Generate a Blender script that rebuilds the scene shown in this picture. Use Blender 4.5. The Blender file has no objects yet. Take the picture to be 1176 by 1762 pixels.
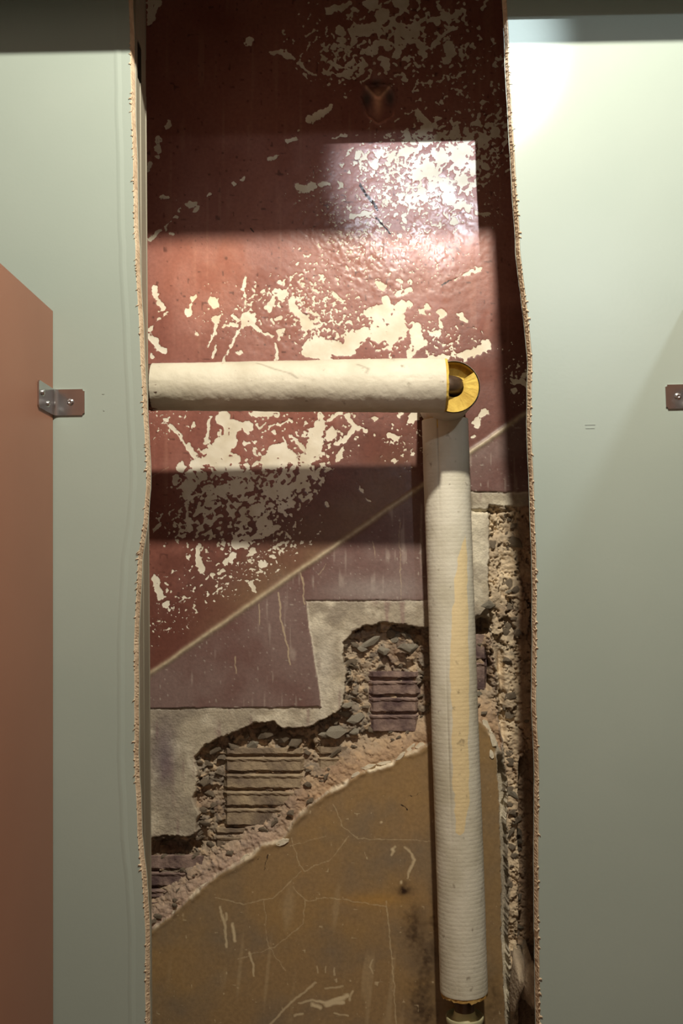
import bpy, bmesh, math, random
import numpy as np
from mathutils import Matrix, Vector

# ------------------------------------------------------------------ camera, world, lights, exposure
SC = bpy.context.scene
COL = SC.collection
F = 1700.0
PITCH = math.radians(3.65)
ROLL = 0.019
CAMP = np.array([0.0, -1.5, 1.45])
_f = np.array([0, math.cos(PITCH), math.sin(PITCH)])
_u0 = np.array([0, -math.sin(PITCH), math.cos(PITCH)])
_r0 = np.array([1.0, 0, 0])
R_ = _r0 * math.cos(ROLL) - _u0 * math.sin(ROLL)
U_ = _u0 * math.cos(ROLL) + _r0 * math.sin(ROLL)


def at(px, py, d):
    """world point of photo pixel px,py on the vertical plane d metres in front of the camera"""
    px = np.asarray(px, float); py = np.asarray(py, float)
    a = (px - 588.0) / F; b = (881.0 - py) / F
    v = _f + a[..., None] * R_ + b[..., None] * U_
    t = d / v[..., 1]
    return CAMP + v * t[..., None]


cam_d = bpy.data.cameras.new('camera')
cam_d.sensor_fit = 'VERTICAL'; cam_d.sensor_height = 36.0; cam_d.sensor_width = 24.0
cam_d.lens = F / 1762 * 36.0
cam_d.clip_start = 0.02
cam = bpy.data.objects.new('camera', cam_d); COL.objects.link(cam)
M = Matrix.Identity(4)
for i in range(3):
    M[i][0] = R_[i]; M[i][1] = U_[i]; M[i][2] = -_f[i]; M[i][3] = CAMP[i]
cam.matrix_world = M
SC.camera = cam

SC.view_settings.view_transform = 'Standard'
SC.view_settings.look = 'None'
SC.view_settings.gamma = 1.0
SC.view_settings.use_curve_mapping = False
SC.view_settings.exposure = 0.27

world = bpy.data.worlds.new('world'); SC.world = world
world.use_nodes = True
bg = world.node_tree.nodes['Background']
bg.inputs[0].default_value = (1.0, 0.77, 0.62, 1)
bg.inputs[1].default_value = 0.18


def spot(name, loc, target, power, color, size, blend, radius):
    l = bpy.data.lights.new(name, 'SPOT')
    l.energy = power; l.color = color; l.spot_size = math.radians(size); l.spot_blend = blend
    l.shadow_soft_size = radius
    o = bpy.data.objects.new(name, l); COL.objects.link(o)
    o.location = loc
    o.rotation_euler = (Vector(target) - Vector(loc)).to_track_quat('-Z', 'Y').to_euler()
    return o


def point(name, loc, power, color, radius):
    l = bpy.data.lights.new(name, 'POINT')
    l.energy = power; l.color = color; l.shadow_soft_size = radius
    o = bpy.data.objects.new(name, l); COL.objects.link(o); o.location = loc
    return o


# warm ceiling lamp above and in front of the opening
spot('ceiling_lamp', (0.22, -0.85, 2.79), (0.12, 0.32, 1.55), 104, (1.0, 0.93, 0.80), 128, 0.3, 0.034)
spot('warm_accent_lamp', (-0.12, -0.85, 2.79), tuple(at(352, 470, 1.82)), 34, (1.0, 0.64, 0.30), 9, 1.0, 0.03)
# cool spotlight further back in the room, low
spot('cool_spotlight', (0.33, -2.58, 2.73), tuple(at(745, 290, 1.82)), 430, (0.82, 0.90, 1.0), 8.4, 0.8, 0.012)
spot('cool_wash', (0.95, -2.5, 2.6), tuple(at(1120, 330, 1.5)), 34, (0.84, 0.93, 1.0), 34, 1.0, 0.05)

# ------------------------------------------------------------------ helpers
rng = np.random.RandomState(7)
random.seed(7)


def s2l(c):
    out = []
    for v in c[:3]:
        v = v / 255.0
        out.append(v / 12.92 if v <= 0.04045 else ((v + 0.055) / 1.055) ** 2.4)
    return tuple(out)


def c4(c):
    return s2l(c) + (1.0,)


def tag(o, label=None, cat=None, group=None, kind=None):
    if label: o['label'] = label
    if cat: o['category'] = cat
    if group: o['group'] = group
    if kind: o['kind'] = kind
    return o


def empty(name, loc):
    o = bpy.data.objects.new(name, None); COL.objects.link(o); o.location = loc
    o.empty_display_size = 0.05
    return o


def link(name, me, mat=None, parent=None, loc=None):
    if mat is not None and not me.materials: me.materials.append(mat)
    o = bpy.data.objects.new(name, me); COL.objects.link(o)
    if parent is not None:
        o.parent = parent
        o.matrix_parent_inverse = Matrix.Translation(-Vector(parent.location))
        if parent.parent is not None:
            o.matrix_parent_inverse = Matrix.Identity(4)
    if loc is not None: o.location = loc
    return o


def wlink(name, me, mat, parent):
    """mesh given in world coordinates, linked under parent so that it stays in place"""
    o = link(name, me, mat)
    if parent is not None:
        o.parent = parent
        bpy.context.view_layer.update()
        o.matrix_parent_inverse = parent.matrix_world.inverted()
    return o


def pyd(name, verts, faces, smooth=False):
    me = bpy.data.meshes.new(name)
    me.from_pydata([tuple(map(float, v)) for v in verts], [], faces)
    me.update()
    if smooth:
        me.polygons.foreach_set('use_smooth', [True] * len(me.polygons))
    return me


def box_mesh(name, x0, x1, y0, y1, z0, z1, bevel=0.0):
    bm = bmesh.new()
    bmesh.ops.create_cube(bm, size=1)
    for v in bm.verts:
        v.co = Vector(((x0 + x1) / 2 + v.co.x * (x1 - x0), (y0 + y1) / 2 + v.co.y * (y1 - y0), (z0 + z1) / 2 + v.co.z * (z1 - z0)))
    if bevel:
        bmesh.ops.bevel(bm, geom=bm.edges[:], offset=bevel, segments=2, affect='EDGES')
    me = bpy.data.meshes.new(name); bm.to_mesh(me); bm.free()
    return me


def nodes(mat):
    mat.use_nodes = True
    nt = mat.node_tree
    return nt, nt.nodes['Principled BSDF']


def mat_noise(name, c1, c2, scale=20, rough=0.8, bump=0.2, bscale=60, bdist=0.002, metallic=0.0, spec=0.5, detail=5, stretch=None, r2=None, coat=0.0):
    m = bpy.data.materials.new(name)
    nt, b = nodes(m)
    tc = nt.nodes.new('ShaderNodeTexCoord')
    mp = nt.nodes.new('ShaderNodeMapping')
    nt.links.new(tc.outputs['Object'], mp.inputs[0])
    if stretch: mp.inputs['Scale'].default_value = stretch
    n = nt.nodes.new('ShaderNodeTexNoise'); n.inputs['Scale'].default_value = scale; n.inputs['Detail'].default_value = detail
    nt.links.new(mp.outputs[0], n.inputs['Vector'])
    r = nt.nodes.new('ShaderNodeValToRGB')
    r.color_ramp.elements[0].position = 0.35; r.color_ramp.elements[1].position = 0.68
    r.color_ramp.elements[0].color = c4(c1); r.color_ramp.elements[1].color = c4(c2)
    nt.links.new(n.outputs[0], r.inputs[0])
    nt.links.new(r.outputs[0], b.inputs['Base Color'])
    b.inputs['Roughness'].default_value = rough
    b.inputs['Metallic'].default_value = metallic
    b.inputs['Specular IOR Level'].default_value = spec
    b.inputs['Coat Weight'].default_value = coat
    if bump:
        n2 = nt.nodes.new('ShaderNodeTexNoise'); n2.inputs['Scale'].default_value = bscale; n2.inputs['Detail'].default_value = 6
        nt.links.new(mp.outputs[0], n2.inputs['Vector'])
        bp = nt.nodes.new('ShaderNodeBump'); bp.inputs['Strength'].default_value = bump; bp.inputs['Distance'].default_value = bdist
        nt.links.new(n2.outputs[0], bp.inputs['Height'])
        nt.links.new(bp.outputs[0], b.inputs['Normal'])
    if r2 is not None:
        mr = nt.nodes.new('ShaderNodeMapRange')
        mr.inputs['To Min'].default_value = rough; mr.inputs['To Max'].default_value = r2
        nt.links.new(n.outputs[0], mr.inputs[0]); nt.links.new(mr.outputs[0], b.inputs['Roughness'])
    return m


MAT_PANEL = mat_noise('panel_coating', (157, 169, 159), (163, 174, 164), scale=3, rough=0.34, bump=0.25, bscale=170, bdist=0.0004, spec=0.45)
MAT_EDGE = mat_noise('cut_board_core', (192, 168, 138), (216, 196, 166), scale=60, rough=0.9, bump=0.25, bscale=300, bdist=0.001)
MAT_STUD = mat_noise('galvanised_stud', (126, 122, 106), (160, 156, 138), scale=9, rough=0.5, metallic=0.25, bump=0.1, bscale=60, stretch=(1, 1, 0.2))
MAT_DOORP = mat_noise('brown_partition', (142, 98, 77), (148, 103, 81), scale=4, rough=0.42, bump=0.15, bscale=200, bdist=0.0003, spec=0.4)
MAT_CHROME = mat_noise('chrome', (190, 190, 192), (205, 205, 205), scale=30, rough=0.22, metallic=1.0, bump=0.05, bscale=120)
MAT_FOAM = mat_noise('yellow_foam', (186, 150, 60), (226, 194, 92), scale=40, rough=0.85, bump=0.6, bscale=160, bdist=0.002)
MAT_PIPE = mat_noise('aged_metal_pipe', (70, 52, 38), (112, 92, 74), scale=40, rough=0.42, metallic=0.45, bump=0.3, bscale=90)
MAT_BRICK = mat_noise('clay_block', (92, 72, 70), (160, 136, 122), scale=36, rough=0.9, bump=0.7, bscale=140, bdist=0.003)
MAT_BRICK2 = mat_noise('clay_block_dusty', (118, 102, 86), (178, 158, 128), scale=24, rough=0.9, bump=0.7, bscale=140, bdist=0.003)
MAT_CHUNK = mat_noise('mortar_chunk', (146, 130, 110), (186, 168, 142), scale=30, rough=0.95, bump=0.9, bscale=130, bdist=0.004)
MAT_CHUNKG = mat_noise('cement_chunk', (138, 130, 114), (176, 167, 148), scale=24, rough=0.95, bump=0.6, bscale=120, bdist=0.003)
MAT_PLASTERW = mat_noise('white_plaster', (205, 192, 165), (232, 222, 198), scale=40, rough=0.85, bump=0.6, bscale=150, bdist=0.002)
MAT_TORN = mat_noise('torn_brown_wool', (70, 44, 34), (120, 84, 66), scale=90, rough=0.95, bump=0.9, bscale=200, bdist=.003)
MAT_FLOOR = mat_noise('floor_screed', (120, 112, 100), (140, 130, 116), scale=5, rough=0.7)
MAT_CEIL = mat_noise('ceiling_paint', (205, 200, 188), (212, 207, 195), scale=5, rough=0.9)

# ------------------------------------------------------------------ numpy noise
def vnoise(x, y, scale, seed, n=512):
    r = np.random.RandomState(seed).rand(n, n).astype(np.float32)
    xs = x / scale + 1000.0; ys = y / scale + 1000.0
    xi = np.floor(xs).astype(np.int64); yi = np.floor(ys).astype(np.int64)
    fx = xs - xi; fy = ys - yi
    fx = fx * fx * (3 - 2 * fx); fy = fy * fy * (3 - 2 * fy)
    a = r[xi % n, yi % n]; b = r[(xi + 1) % n, yi % n]; c = r[xi % n, (yi + 1) % n]; d = r[(xi + 1) % n, (yi + 1) % n]
    return (a * (1 - fx) + b * fx) * (1 - fy) + (c * (1 - fx) + d * fx) * fy


def fbm(x, y, scale, seed, oct=4):
    s = 0; a = 1.0; t = 0
    for i in range(oct):
        ang = 0.7 * i + 0.3
        ca, sa = math.cos(ang), math.sin(ang)
        s = s + a * (vnoise(x * ca - y * sa, x * sa + y * ca, scale / 2 ** i, seed + i) - 0.5); t += a; a *= 0.55
    return s / t * 2


def worley(x, y, cell, seed, n=256):
    r = np.random.RandomState(seed)
    jx = r.rand(n, n); jy = r.rand(n, n); ca = r.rand(n, n); tx = r.randn(n, n); ty = r.randn(n, n)
    xs = x / cell; ys = y / cell
    xi = np.floor(xs).astype(int); yi = np.floor(ys).astype(int)
    f1 = np.full(x.shape, 9.0); f2 = np.full(x.shape, 9.0); idv = np.zeros(x.shape); tl = np.zeros(x.shape)
    for dx in (-1, 0, 1):
        for dy in (-1, 0, 1):
            a = (xi + dx) % n; b = (yi + dy) % n
            qx = xs - (xi + dx + jx[a, b]); qy = ys - (yi + dy + jy[a, b])
            d = np.sqrt(qx * qx + qy * qy)
            closer = d < f1
            f2 = np.where(closer, f1, np.minimum(f2, d))
            idv = np.where(closer, ca[a, b], idv)
            tl = np.where(closer, tx[a, b] * qx + ty[a, b] * qy, tl)
            f1 = np.where(closer, d, f1)
    return f1, f2, idv, tl


def sdf_poly(x, y, pts):
    """signed distance in px, positive inside"""
    pts = np.array(pts, float)
    d2 = np.full(x.shape, 1e12); ins = np.zeros(x.shape, bool)
    for i in range(len(pts)):
        a = pts[i]; b = pts[(i + 1) % len(pts)]
        e = b - a
        t = np.clip(((x - a[0]) * e[0] + (y - a[1]) * e[1]) / (e @ e + 1e-9), 0, 1)
        d2 = np.minimum(d2, (x - a[0] - t * e[0]) ** 2 + (y - a[1] - t * e[1]) ** 2)
        c = (a[1] > y) != (b[1] > y)
        if a[1] != b[1]:
            ins ^= c & (x < (b[0] - a[0]) * (y - a[1]) / (b[1] - a[1]) + a[0])
    d = np.sqrt(d2)
    return np.where(ins, d, -d)


def strokes(x, y, lst, field):
    """field = max(field, r - distance to polyline), in a window only; x,y on regular grid"""
    gx = x; gy = y
    for st in lst:
        pts = np.array(st[0], float); r = st[1]
        r0, r1 = (r, r) if not isinstance(r, tuple) else r
        m = max(r0, r1) + 14
        rows = np.where((gy[:, 0] > pts[:, 1].min() - m) & (gy[:, 0] < pts[:, 1].max() + m))[0]
        cols = np.where((gx[0] > pts[:, 0].min() - m) & (gx[0] < pts[:, 0].max() + m))[0]
        if not len(rows) or not len(cols): continue
        sl = (slice(rows[0], rows[-1] + 1), slice(cols[0], cols[-1] + 1))
        X = WX[sl]; Y = WY[sl]
        n = max(1, len(pts) - 1)
        for i in range(n):
            a = pts[i]; b = pts[min(i + 1, len(pts) - 1)]
            e = b - a; L = e @ e
            t = np.clip(((X - a[0]) * e[0] + (Y - a[1]) * e[1]) / (L + 1e-9), 0, 1)
            rr = r0 + (r1 - r0) * (i + t) / n
            d = rr - np.sqrt((X - a[0] - t * e[0]) ** 2 + (Y - a[1] - t * e[1]) ** 2)
            field[sl] = np.maximum(field[sl], d)
    return field


# ------------------------------------------------------------------ the old wall (height field in real relief)
WALLD = 1.82
STEP = 1.6
gx = np.arange(215, 965, STEP); gy = np.arange(-70, 1840, STEP)
PX, PY = np.meshgrid(gx, gy)          # rows = y
NY, NX = PX.shape
w1 = fbm(PX, PY, 26, 11); w2 = fbm(PX, PY, 26, 21)
w3 = fbm(PX, PY, 7, 31, 3); w4 = fbm(PX, PY, 7, 41, 3)
WX = PX + w1 * 7 + w3 * 3.4
WY = PY + w2 * 7 + w4 * 3.4

CH = [  # paint chips: polyline, radius
 ([(270,490),(267,505),(271,515),(279,528),(281,533),(275,537)],3),([(268,508)],5),([(290,539),(278,547),(262,558),(253,570)],2.5),
 ([(253,578),(265,588),(272,600),(284,602)],6),([(262,615)],4.5),([(340,508),(330,520),(323,538),(325,543)],(3,5)),([(330,519)],6),
 ([(369,521)],11),([(372,549)],8),([(372,560),(367,575),(357,595)],2.6),([(372,597),(366,612)],3.5),([(338,574)],4),([(403,546)],5),([(396,557),(405,558)],3),
 ([(422,480),(421,495),(422,510),(421,525)],2.6),([(421,497)],4),([(424,545)],13),([(424,548),(412,570)],(9,4)),([(408,575),(397,600),(388,620)],3.5),([(432,555),(443,565),(468,577)],(5,2)),
 ([(476,503),(487,506)],8),([(470,512),(455,530)],4),([(465,525)],7),([(480,548)],5),([(485,568),(482,580)],2.5),([(477,590),(478,617)],2.5),([(410,608)],5),
 ([(503,515),(510,535),(520,550),(530,560)],(6,10)),([(535,600),(560,606)],16),([(545,585)],9),([(556,592),(580,600)],12),([(565,612)],10),
 ([(660,540),(682,560)],21),([(655,562)],16),([(640,535)],11),([(665,515)],9),([(690,528)],12),([(708,525)],7),([(650,578)],14),([(622,570),(598,602)],13),([(672,580)],12),([(600,582)],11),
 ([(716,572),(718,590)],13),([(711,602)],9),([(704,612)],4),([(735,590)],4),([(684,505),(705,499)],6),([(726,535)],7),([(735,527)],4),([(755,532),(765,540)],5),([(760,545),(759,560)],2.5),([(755,573)],5),
 ([(790,541),(800,548),(804,553)],2.6),([(838,597)],11),([(828,605),(800,611),(775,615),(740,614)],(5,3)),([(803,620)],4),([(648,485),(660,490)],6),([(687,485)],4.5),([(785,482),(797,473),(812,467),(827,462)],(2.5,2.2)),([(572,505),(590,515)],3.2),
 ([(700,257)],7),([(735,292)],14),([(720,303)],12),([(757,270)],11),([(790,270)],16),([(800,257)],13),([(815,290)],12),([(795,310)],13),([(770,320)],12),([(776,345)],13),([(792,357)],9),([(805,360)],7),([(820,365),(845,368)],2.5),([(745,322)],10),([(725,335)],11),([(702,340)],7),([(690,260),(722,255)],6),([(617,262)],7),([(628,272)],5),([(645,285)],7),([(650,275)],4),([(675,268)],5),
 ([(700,235)],9),([(730,228)],8),([(780,230)],10),([(830,240)],10),([(850,230)],9),([(838,290)],7),([(842,302)],5),([(870,232)],7),([(607,370),(625,370),(640,367)],4),([(780,378)],6),([(698,377)],4),([(690,408)],4),
 ([(560,20),(600,8)],5),([(640,5)],12),([(612,50),(650,52)],12),([(612,72)],9),([(690,65)],17),([(712,55)],13),([(727,76)],10),([(668,82)],10),([(660,28)],13),([(690,8)],14),([(590,70)],7),([(575,82)],7),([(585,50)],8),([(578,93)],5),
 ([(470,90),(490,95),(505,100)],4),([(515,108),(530,125),(545,130)],4),([(567,123),(590,130),(600,138)],4),([(602,128)],7),([(605,110),(612,95)],5),([(635,90),(650,75)],7),([(663,110)],10),([(700,105)],8),([(685,95)],8),([(695,135)],6),
 ([(745,78),(765,60),(785,50)],3.6),([(775,87)],14),([(770,102)],10),([(800,95)],7),([(815,80)],4),([(760,10),(770,38)],3.5),([(787,20)],7),([(790,135)],6),([(758,173)],5),([(720,195),(735,205),(740,215)],6),([(532,209),(545,200)],5),([(552,197),(570,188)],5),
 ([(495,240),(512,240)],4),([(515,227)],3),([(557,250),(575,238),(600,236),(615,237)],1.8),
 ([(293,210),(287,222)],3.5),([(274,243)],6),([(273,256)],5),([(270,268)],3),([(259,280),(255,292)],2.5),([(275,339),(290,342)],(2,5.5)),([(305,347),(322,350)],1.5),([(325,351),(338,348)],4.5),([(308,364),(314,360)],2.5),([(336,362),(344,358)],1.6),
 ([(307,375),(283,390)],2.8),([(288,393)],4),([(296,400)],4),([(275,396),(256,412)],4.5),([(358,340),(362,334)],1.8),([(404,317)],3),([(415,310),(422,306)],1.5),([(463,275),(478,267)],2.4),([(512,321),(525,325),(540,318)],6.5),([(538,318),(537,287)],1.8),([(550,319),(570,319)],3.3),([(586,315)],5),
 ([(262,5),(256,35)],(12,8)),([(428,74)],7),([(322,235)],2),
 ([(287,722)],4),([(297,732),(310,750),(325,770),(333,785)],4),([(332,726),(332,737)],4.5),([(361,720),(357,740),(356,760)],3.2),
 ([(385,720)],13),([(400,735)],17),([(395,755)],15),([(425,735)],11),([(382,770)],17),([(365,785)],18),([(395,790)],15),([(400,810)],13),([(375,803)],14),([(340,798)],12),([(312,805)],9),([(325,817)],9),([(328,832)],14),([(325,850)],8),([(303,826)],8),([(347,818)],11),
 ([(325,860),(325,890),(327,905)],3.3),([(328,910)],6),([(322,928),(324,940)],2.6),([(325,957)],5),([(340,940),(343,960),(347,980)],5),([(265,993),(270,1010),(277,1025)],6.5),([(286,1040)],6),([(294,1052)],3),([(262,910),(276,903)],3.2),
 ([(440,880)],13),([(420,897)],11),([(456,900)],13),([(410,932),(426,930)],12),([(402,950),(391,966)],5),([(435,951)],7),([(432,965)],5),([(450,972)],6),([(470,958)],4.5),([(365,866)],8),([(385,840)],11),([(410,835)],15),([(432,835)],8),([(436,711),(475,709)],9),
 ([(420,997),(433,1008),(443,1020)],(1.6,3)),([(438,1018)],4),([(367,990),(385,982)],3),
 ([(478,782)],21),([(463,792)],15),([(500,787)],13),([(545,750)],15),([(540,770)],13),([(530,787)],12),([(524,806)],11),([(548,733)],11),([(572,745)],11),([(582,760)],8),([(552,716)],8),([(498,748),(520,775)],3),([(565,725),(580,715),(596,713)],3.4),([(596,716),(608,730)],4),([(608,735),(632,741)],6),([(605,742),(595,758)],5),([(591,773),(580,787)],4.5),
 ([(645,722)],5),([(686,715)],7),([(650,748)],2.6),([(668,750),(684,757)],4.5),([(705,727),(722,718)],6),([(710,783)],4),([(678,790)],4),([(613,825),(620,840),(632,860)],1.8),([(565,870)],4),
 ([(520,822),(490,848)],7),([(470,850)],9),([(515,845)],5),([(495,870)],5),([(480,905),(440,925)],6),([(820,730),(838,705)],5),([(815,750)],4),([(878,585)],3),([(880,655),(905,665)],5),([(888,675)],4),([(900,650)],5),
]
chip = np.full(PX.shape, -20.0)
strokes(PX, PY, CH, chip)
chip = np.where(chip > -9, chip + fbm(PX, PY, 13, 301, 2) * 3.6 + fbm(PX, PY, 5, 303, 2) * 2.4 - 0.4, chip)
# speckled zones: cx, cy, rx, ry, rotation deg, density, grain px
ZN = [(700,40,130,60,-30,.56,10),(790,110,60,80,-50,.42,8),(560,70,60,60,-30,.40,8),(600,110,50,40,-60,.38,8),(800,225,80,34,-20,.60,9),(730,170,90,50,-30,.34,7),
      (760,285,80,55,-20,.70,6),(690,290,60,50,-20,.52,6),(640,275,45,26,0,.52,6),(700,365,110,46,0,.47,5),(610,400,60,60,0,.36,4),(690,440,110,50,0,.42,4.5),(530,480,28,60,0,.48,5),
      (460,520,50,36,-25,.48,6),(560,550,55,60,-20,.50,5),(650,575,100,40,0,.50,6),(770,590,60,26,0,.40,5),(385,540,50,50,0,.34,5),
      (440,760,90,50,-30,.44,7),(560,750,60,50,-30,.42,6),(430,860,112,54,-28,.66,8),(340,850,50,36,-30,.48,7),(500,835,70,34,-38,.60,7),(480,940,70,30,-35,.48,6),(350,1000,100,46,-35,.38,6),(290,900,40,30,-30,.38,5),(440,985,60,24,-35,.42,5),
      (700,760,40,50,0,.38,5),(270,700,24,50,0,.38,5),(300,1070,50,30,-35,.34,4),(890,650,25,60,-20,.38,5),(560,330,60,60,0,.33,4),(300,720,40,30,0,.38,5),(860,240,30,50,0,.50,7),(850,350,20,50,0,.33,4)]
for (cx, cy, rx, ry, rot, dens, g) in ZN:
    a = math.radians(rot); X = PX - cx; Y = PY - cy
    q = np.sqrt(((X * math.cos(a) + Y * math.sin(a)) / rx) ** 2 + ((-X * math.sin(a) + Y * math.cos(a)) / ry) ** 2)
    win = q < 1.6
    fade = np.clip(1.35 - q, -0.6, 0.9)
    rr = math.radians(-38)
    sx = X * math.cos(rr) + Y * math.sin(rr); sy = -X * math.sin(rr) + Y * math.cos(rr)
    n = 0.62 * (vnoise(sx, sy * 1.5, g, int(cx + cy)) - .5) + 0.38 * (vnoise(sx, sy, g * .45, int(cx * 3 + cy)) - .5)
    v = (n + (dens - .5) * .62 - .075 - 0.13 * (1 - fade)) * g * 2.6 - 0.5
    v = np.where(win & (q < 1.3), v, -20)
    chip = np.maximum(chip, v)
# holes: thin dark islands of paint left inside the chips
hz = vnoise(WX, WY, 9, 77) - .5 + .5 * (vnoise(WX, WY, 4, 78) - .5)
hole_mask = (hz - 0.47) * 14
inner = np.minimum(chip, 4)
chip = np.where((hole_mask > -4), np.minimum(chip, np.maximum(-hole_mask, -3)), chip)
diag_y = 1160 + (PX - 258) * (710 - 1160) / (908 - 258)     # scar line
belowd = PY - diag_y
chip = np.where(belowd > -6, -20, chip)

# region outlines -----------------------------------------------------------
TOPB = [(190,1219),(553,1217),(541,1130),(530,1070),(527,1033),(770,1032),(770,846),(970,846),(970,1900),(190,1900)]
CAV_T = [(200,1441),(262,1441),(300,1440),(326,1439),(336,1430),(342,1400),(330,1377),(337,1346),(335,1302),(353,1284),(397,1262),(441,1244),(474,1242),(481,1253),(503,1253),(530,1253),(560,1238),(587,1222),(590,1190),(598,1160),(590,1130),(592,1105),(607,1088),(630,1076),(660,1072),(700,1075),(735,1078),(780,1070),(815,1066),(845,1066),(852,1110),(858,1170),(862,1235)]
SL_T = [(200,1642),(262,1600),(295,1576),(339,1536),(379,1505),(419,1483),(450,1456),(485,1450),(503,1417),(530,1390),(574,1359),(596,1348),(622,1328),(675,1317),(689,1302),(711,1297),(733,1284),(780,1262),(826,1240),(850,1268)]
SLAB = SL_T + [(858,1340),(861,1435),(863,1520),(864,1622),(868,1690),(870,1900),(200,1900)]
CAV = CAV_T + [(862,1300)] + SL_T[::-1]
COLM = [(842,868),(842,1030),(845,1064),(850,1110),(857,1170),(860,1235),(868,1300),(872,1340),(874,1435),(876,1520),(880,1690),(884,1900),(990,1900),(990,872)]
low = slice(int((820 + 70) / STEP), NY)
lowm = np.zeros(PX.shape, bool); lowm[low] = True
def low_sdf(poly, amt=1.0):
    out = np.full(PX.shape, -200.0)
    X = PX + (w1 * 7 + w3 * 3.4) * amt; Y = PY + (w2 * 7 + w4 * 3.4) * amt
    out[low] = sdf_poly(X[low], Y[low], poly)
    return out
sB = low_sdf(TOPB, .28); sC = low_sdf(CAV, .75); sS = low_sdf(SLAB, .45); sR = low_sdf(COLM, .6)

def sm(x, a, b):
    t = np.clip((x - a) / (b - a), 0, 1); return t * t * (3 - 2 * t)
def mix(a, b, t): return a + (b - a) * t
def cmix(c, col, t):
    col = np.array(s2l(col)); return c + (col - c) * t[..., None]

H = np.zeros(PX.shape)            # mm towards the camera
H += fbm(PX, PY, 160, 5) * 1.6 + fbm(PX, PY, 20, 9, 3) * 0.25
# gentle blisters in the flaking zone
bl = np.exp(-(((PX - 700) / 150) ** 2 + ((PY - 400) / 110) ** 2)) + .5 * np.exp(-(((PX - 470) / 120) ** 2 + ((PY - 560) / 80) ** 2))
H += bl * (vnoise(PX, PY, 9, 55) - .5) * 1.8 + bl * (vnoise(PX, PY, 4.5, 56) - .5) * 0.9
H -= 0.5 * sm(chip, -0.6, 0.6)
# scar ridge along the diagonal
rd = np.abs(belowd + w1 * 1.5) * 0.82
H += 3.0 * np.exp(-(rd / 4.2) ** 2)
H += 1.2 * sm(belowd, 0, 4) * 0
# bare plaster
bare = sm(sB, -0.8, 0.8)
H += bare * (-2.6 + fbm(PX, PY, 60, 61) * 1.8 + fbm(PX, PY, 9, 62, 3) * .8)
# rubble field
f1, f2, idc, tl = worley(PX + w3 * 9, PY * 1.25 + w4 * 9, 23, 91)
g1, g2, idd, tl2 = worley(PX + w3 * 5, PY * 1.2 + w4 * 5, 10, 92)
rough = (idc - .5) * 12 + tl * 3.2 - 5 * np.exp(-((f2 - f1) / .07) ** 2) + (idd - .5) * 2.6 + tl2 * 1.0 - 1.6 * np.exp(-((g2 - g1) / .12) ** 2) + fbm(PX, PY, 8, 93, 3) * 2.2
toS = -sS                                              # px above the slab edge
bed = -30 + rough * .8
slope = sm(toS, 62, 4)
soft = fbm(PX, PY, 34, 191, 5) * 7 + (np.abs(fbm(PX, PY, 13, 193, 3)) - .3) * 5 + fbm(PX, PY, 4.5, 195, 2) * 1.0
bed = mix(bed, -8 + soft + rough * .08, slope * .95)
edge_in = sm(sC, 26, 3) * (1 - slope)
bed = bed + edge_in * (7 + rough * .7)
cav = sm(sC, -0.7, 2.2)
H = mix(H, bed, cav)
# brown slab
slab = sm(sS, -1.2, 1.2)
Hs = -1.0 + fbm(PX, PY, 200, 71) * 1.5 + fbm(PX, PY, 30, 72, 3) * .25
rim = np.exp(-((sS - 3) / 5) ** 2) * (PX > 255) * (1 - sm(PX, 780, 800) * sm(PY, 1300, 1330))
Hs = Hs + rim * (vnoise(PX, PY, 12, 73)) * 2.4
H = mix(H, Hs, slab)
# rubble column at the right
col_ = sm(sR, -0.8, 2.5)
k1, k2, kid, ktl = worley(PX * 1.3 + w3 * 14, PY * .75 + w4 * 14 + w1 * 20, 34, 96)
Hc = -13 + (kid - .5) * 13 + ktl * 5 - 6 * np.exp(-((k2 - k1) / .06) ** 2) + rough * .16 + soft * .5 + (vnoise(PX, PY, 60, 97) - .5) * 10
Hc = mix(Hc, -44 + rough * .5, sm(PX, 893, 899) * sm(PY, 1290, 1330))
Hc = Hc - 16 * np.exp(-((PX - 866 - (PY - 1200) * .03) / 5) ** 2) * sm(PY, 1080, 1150) * sm(PY, 1300, 1240)
H = mix(H, Hc, col_)
# groove between the slab and the column, black voids
gap = sm(-sS, 0.5, 3) * sm(-sR, 0.5, 2.5) * sm(PY, 1290, 1330) * (PX > 840)
H = mix(H, -34.0, gap)
for (vx, vy, rx, ry, dd) in [(834,1078,15,13,30),(842,1150,6,32,26),(536,1288,6,6,26),(842,1182,8,8,20),(640,1088,26,6,10),(700,1088,30,6,12),(560,1250,14,6,12),(845,878,40,4,8),(470,1262,34,6,10),(612,1215,10,5,8),(300,1458,42,12,12)]:
    q = ((WX - vx) / rx) ** 2 + ((WY - vy) / ry) ** 2
    H -= dd * np.exp(-q ** 2)
# torn old fixing in the upper red paint
sh = sdf_poly(WX * .6 + PX * .4, WY * .6 + PY * .4, [(622,165),(628,150),(650,145),(672,150),(682,170),(676,198),(651,214),(632,198)])
H += -2.2 * sm(sh, -1, 2) + 2.4 * np.exp(-(sh / 2.5) ** 2) * .6
H += 3.0 * np.exp(-(((PX - 651) / 7) ** 2 + ((PY - 172) / 20) ** 2))
H -= 7 * np.exp(-(((PX - 648) / 12) ** 2 + ((PY - 142) / 10) ** 2))
H += 3.0 * np.exp(-(((np.abs(PX - 651) - (172 - PY) * .9) / 5) ** 2)) * sm(PY, 146, 152) * sm(PY, 172, 166) * sm(np.abs(PX - 651), 26, 20)

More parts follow.
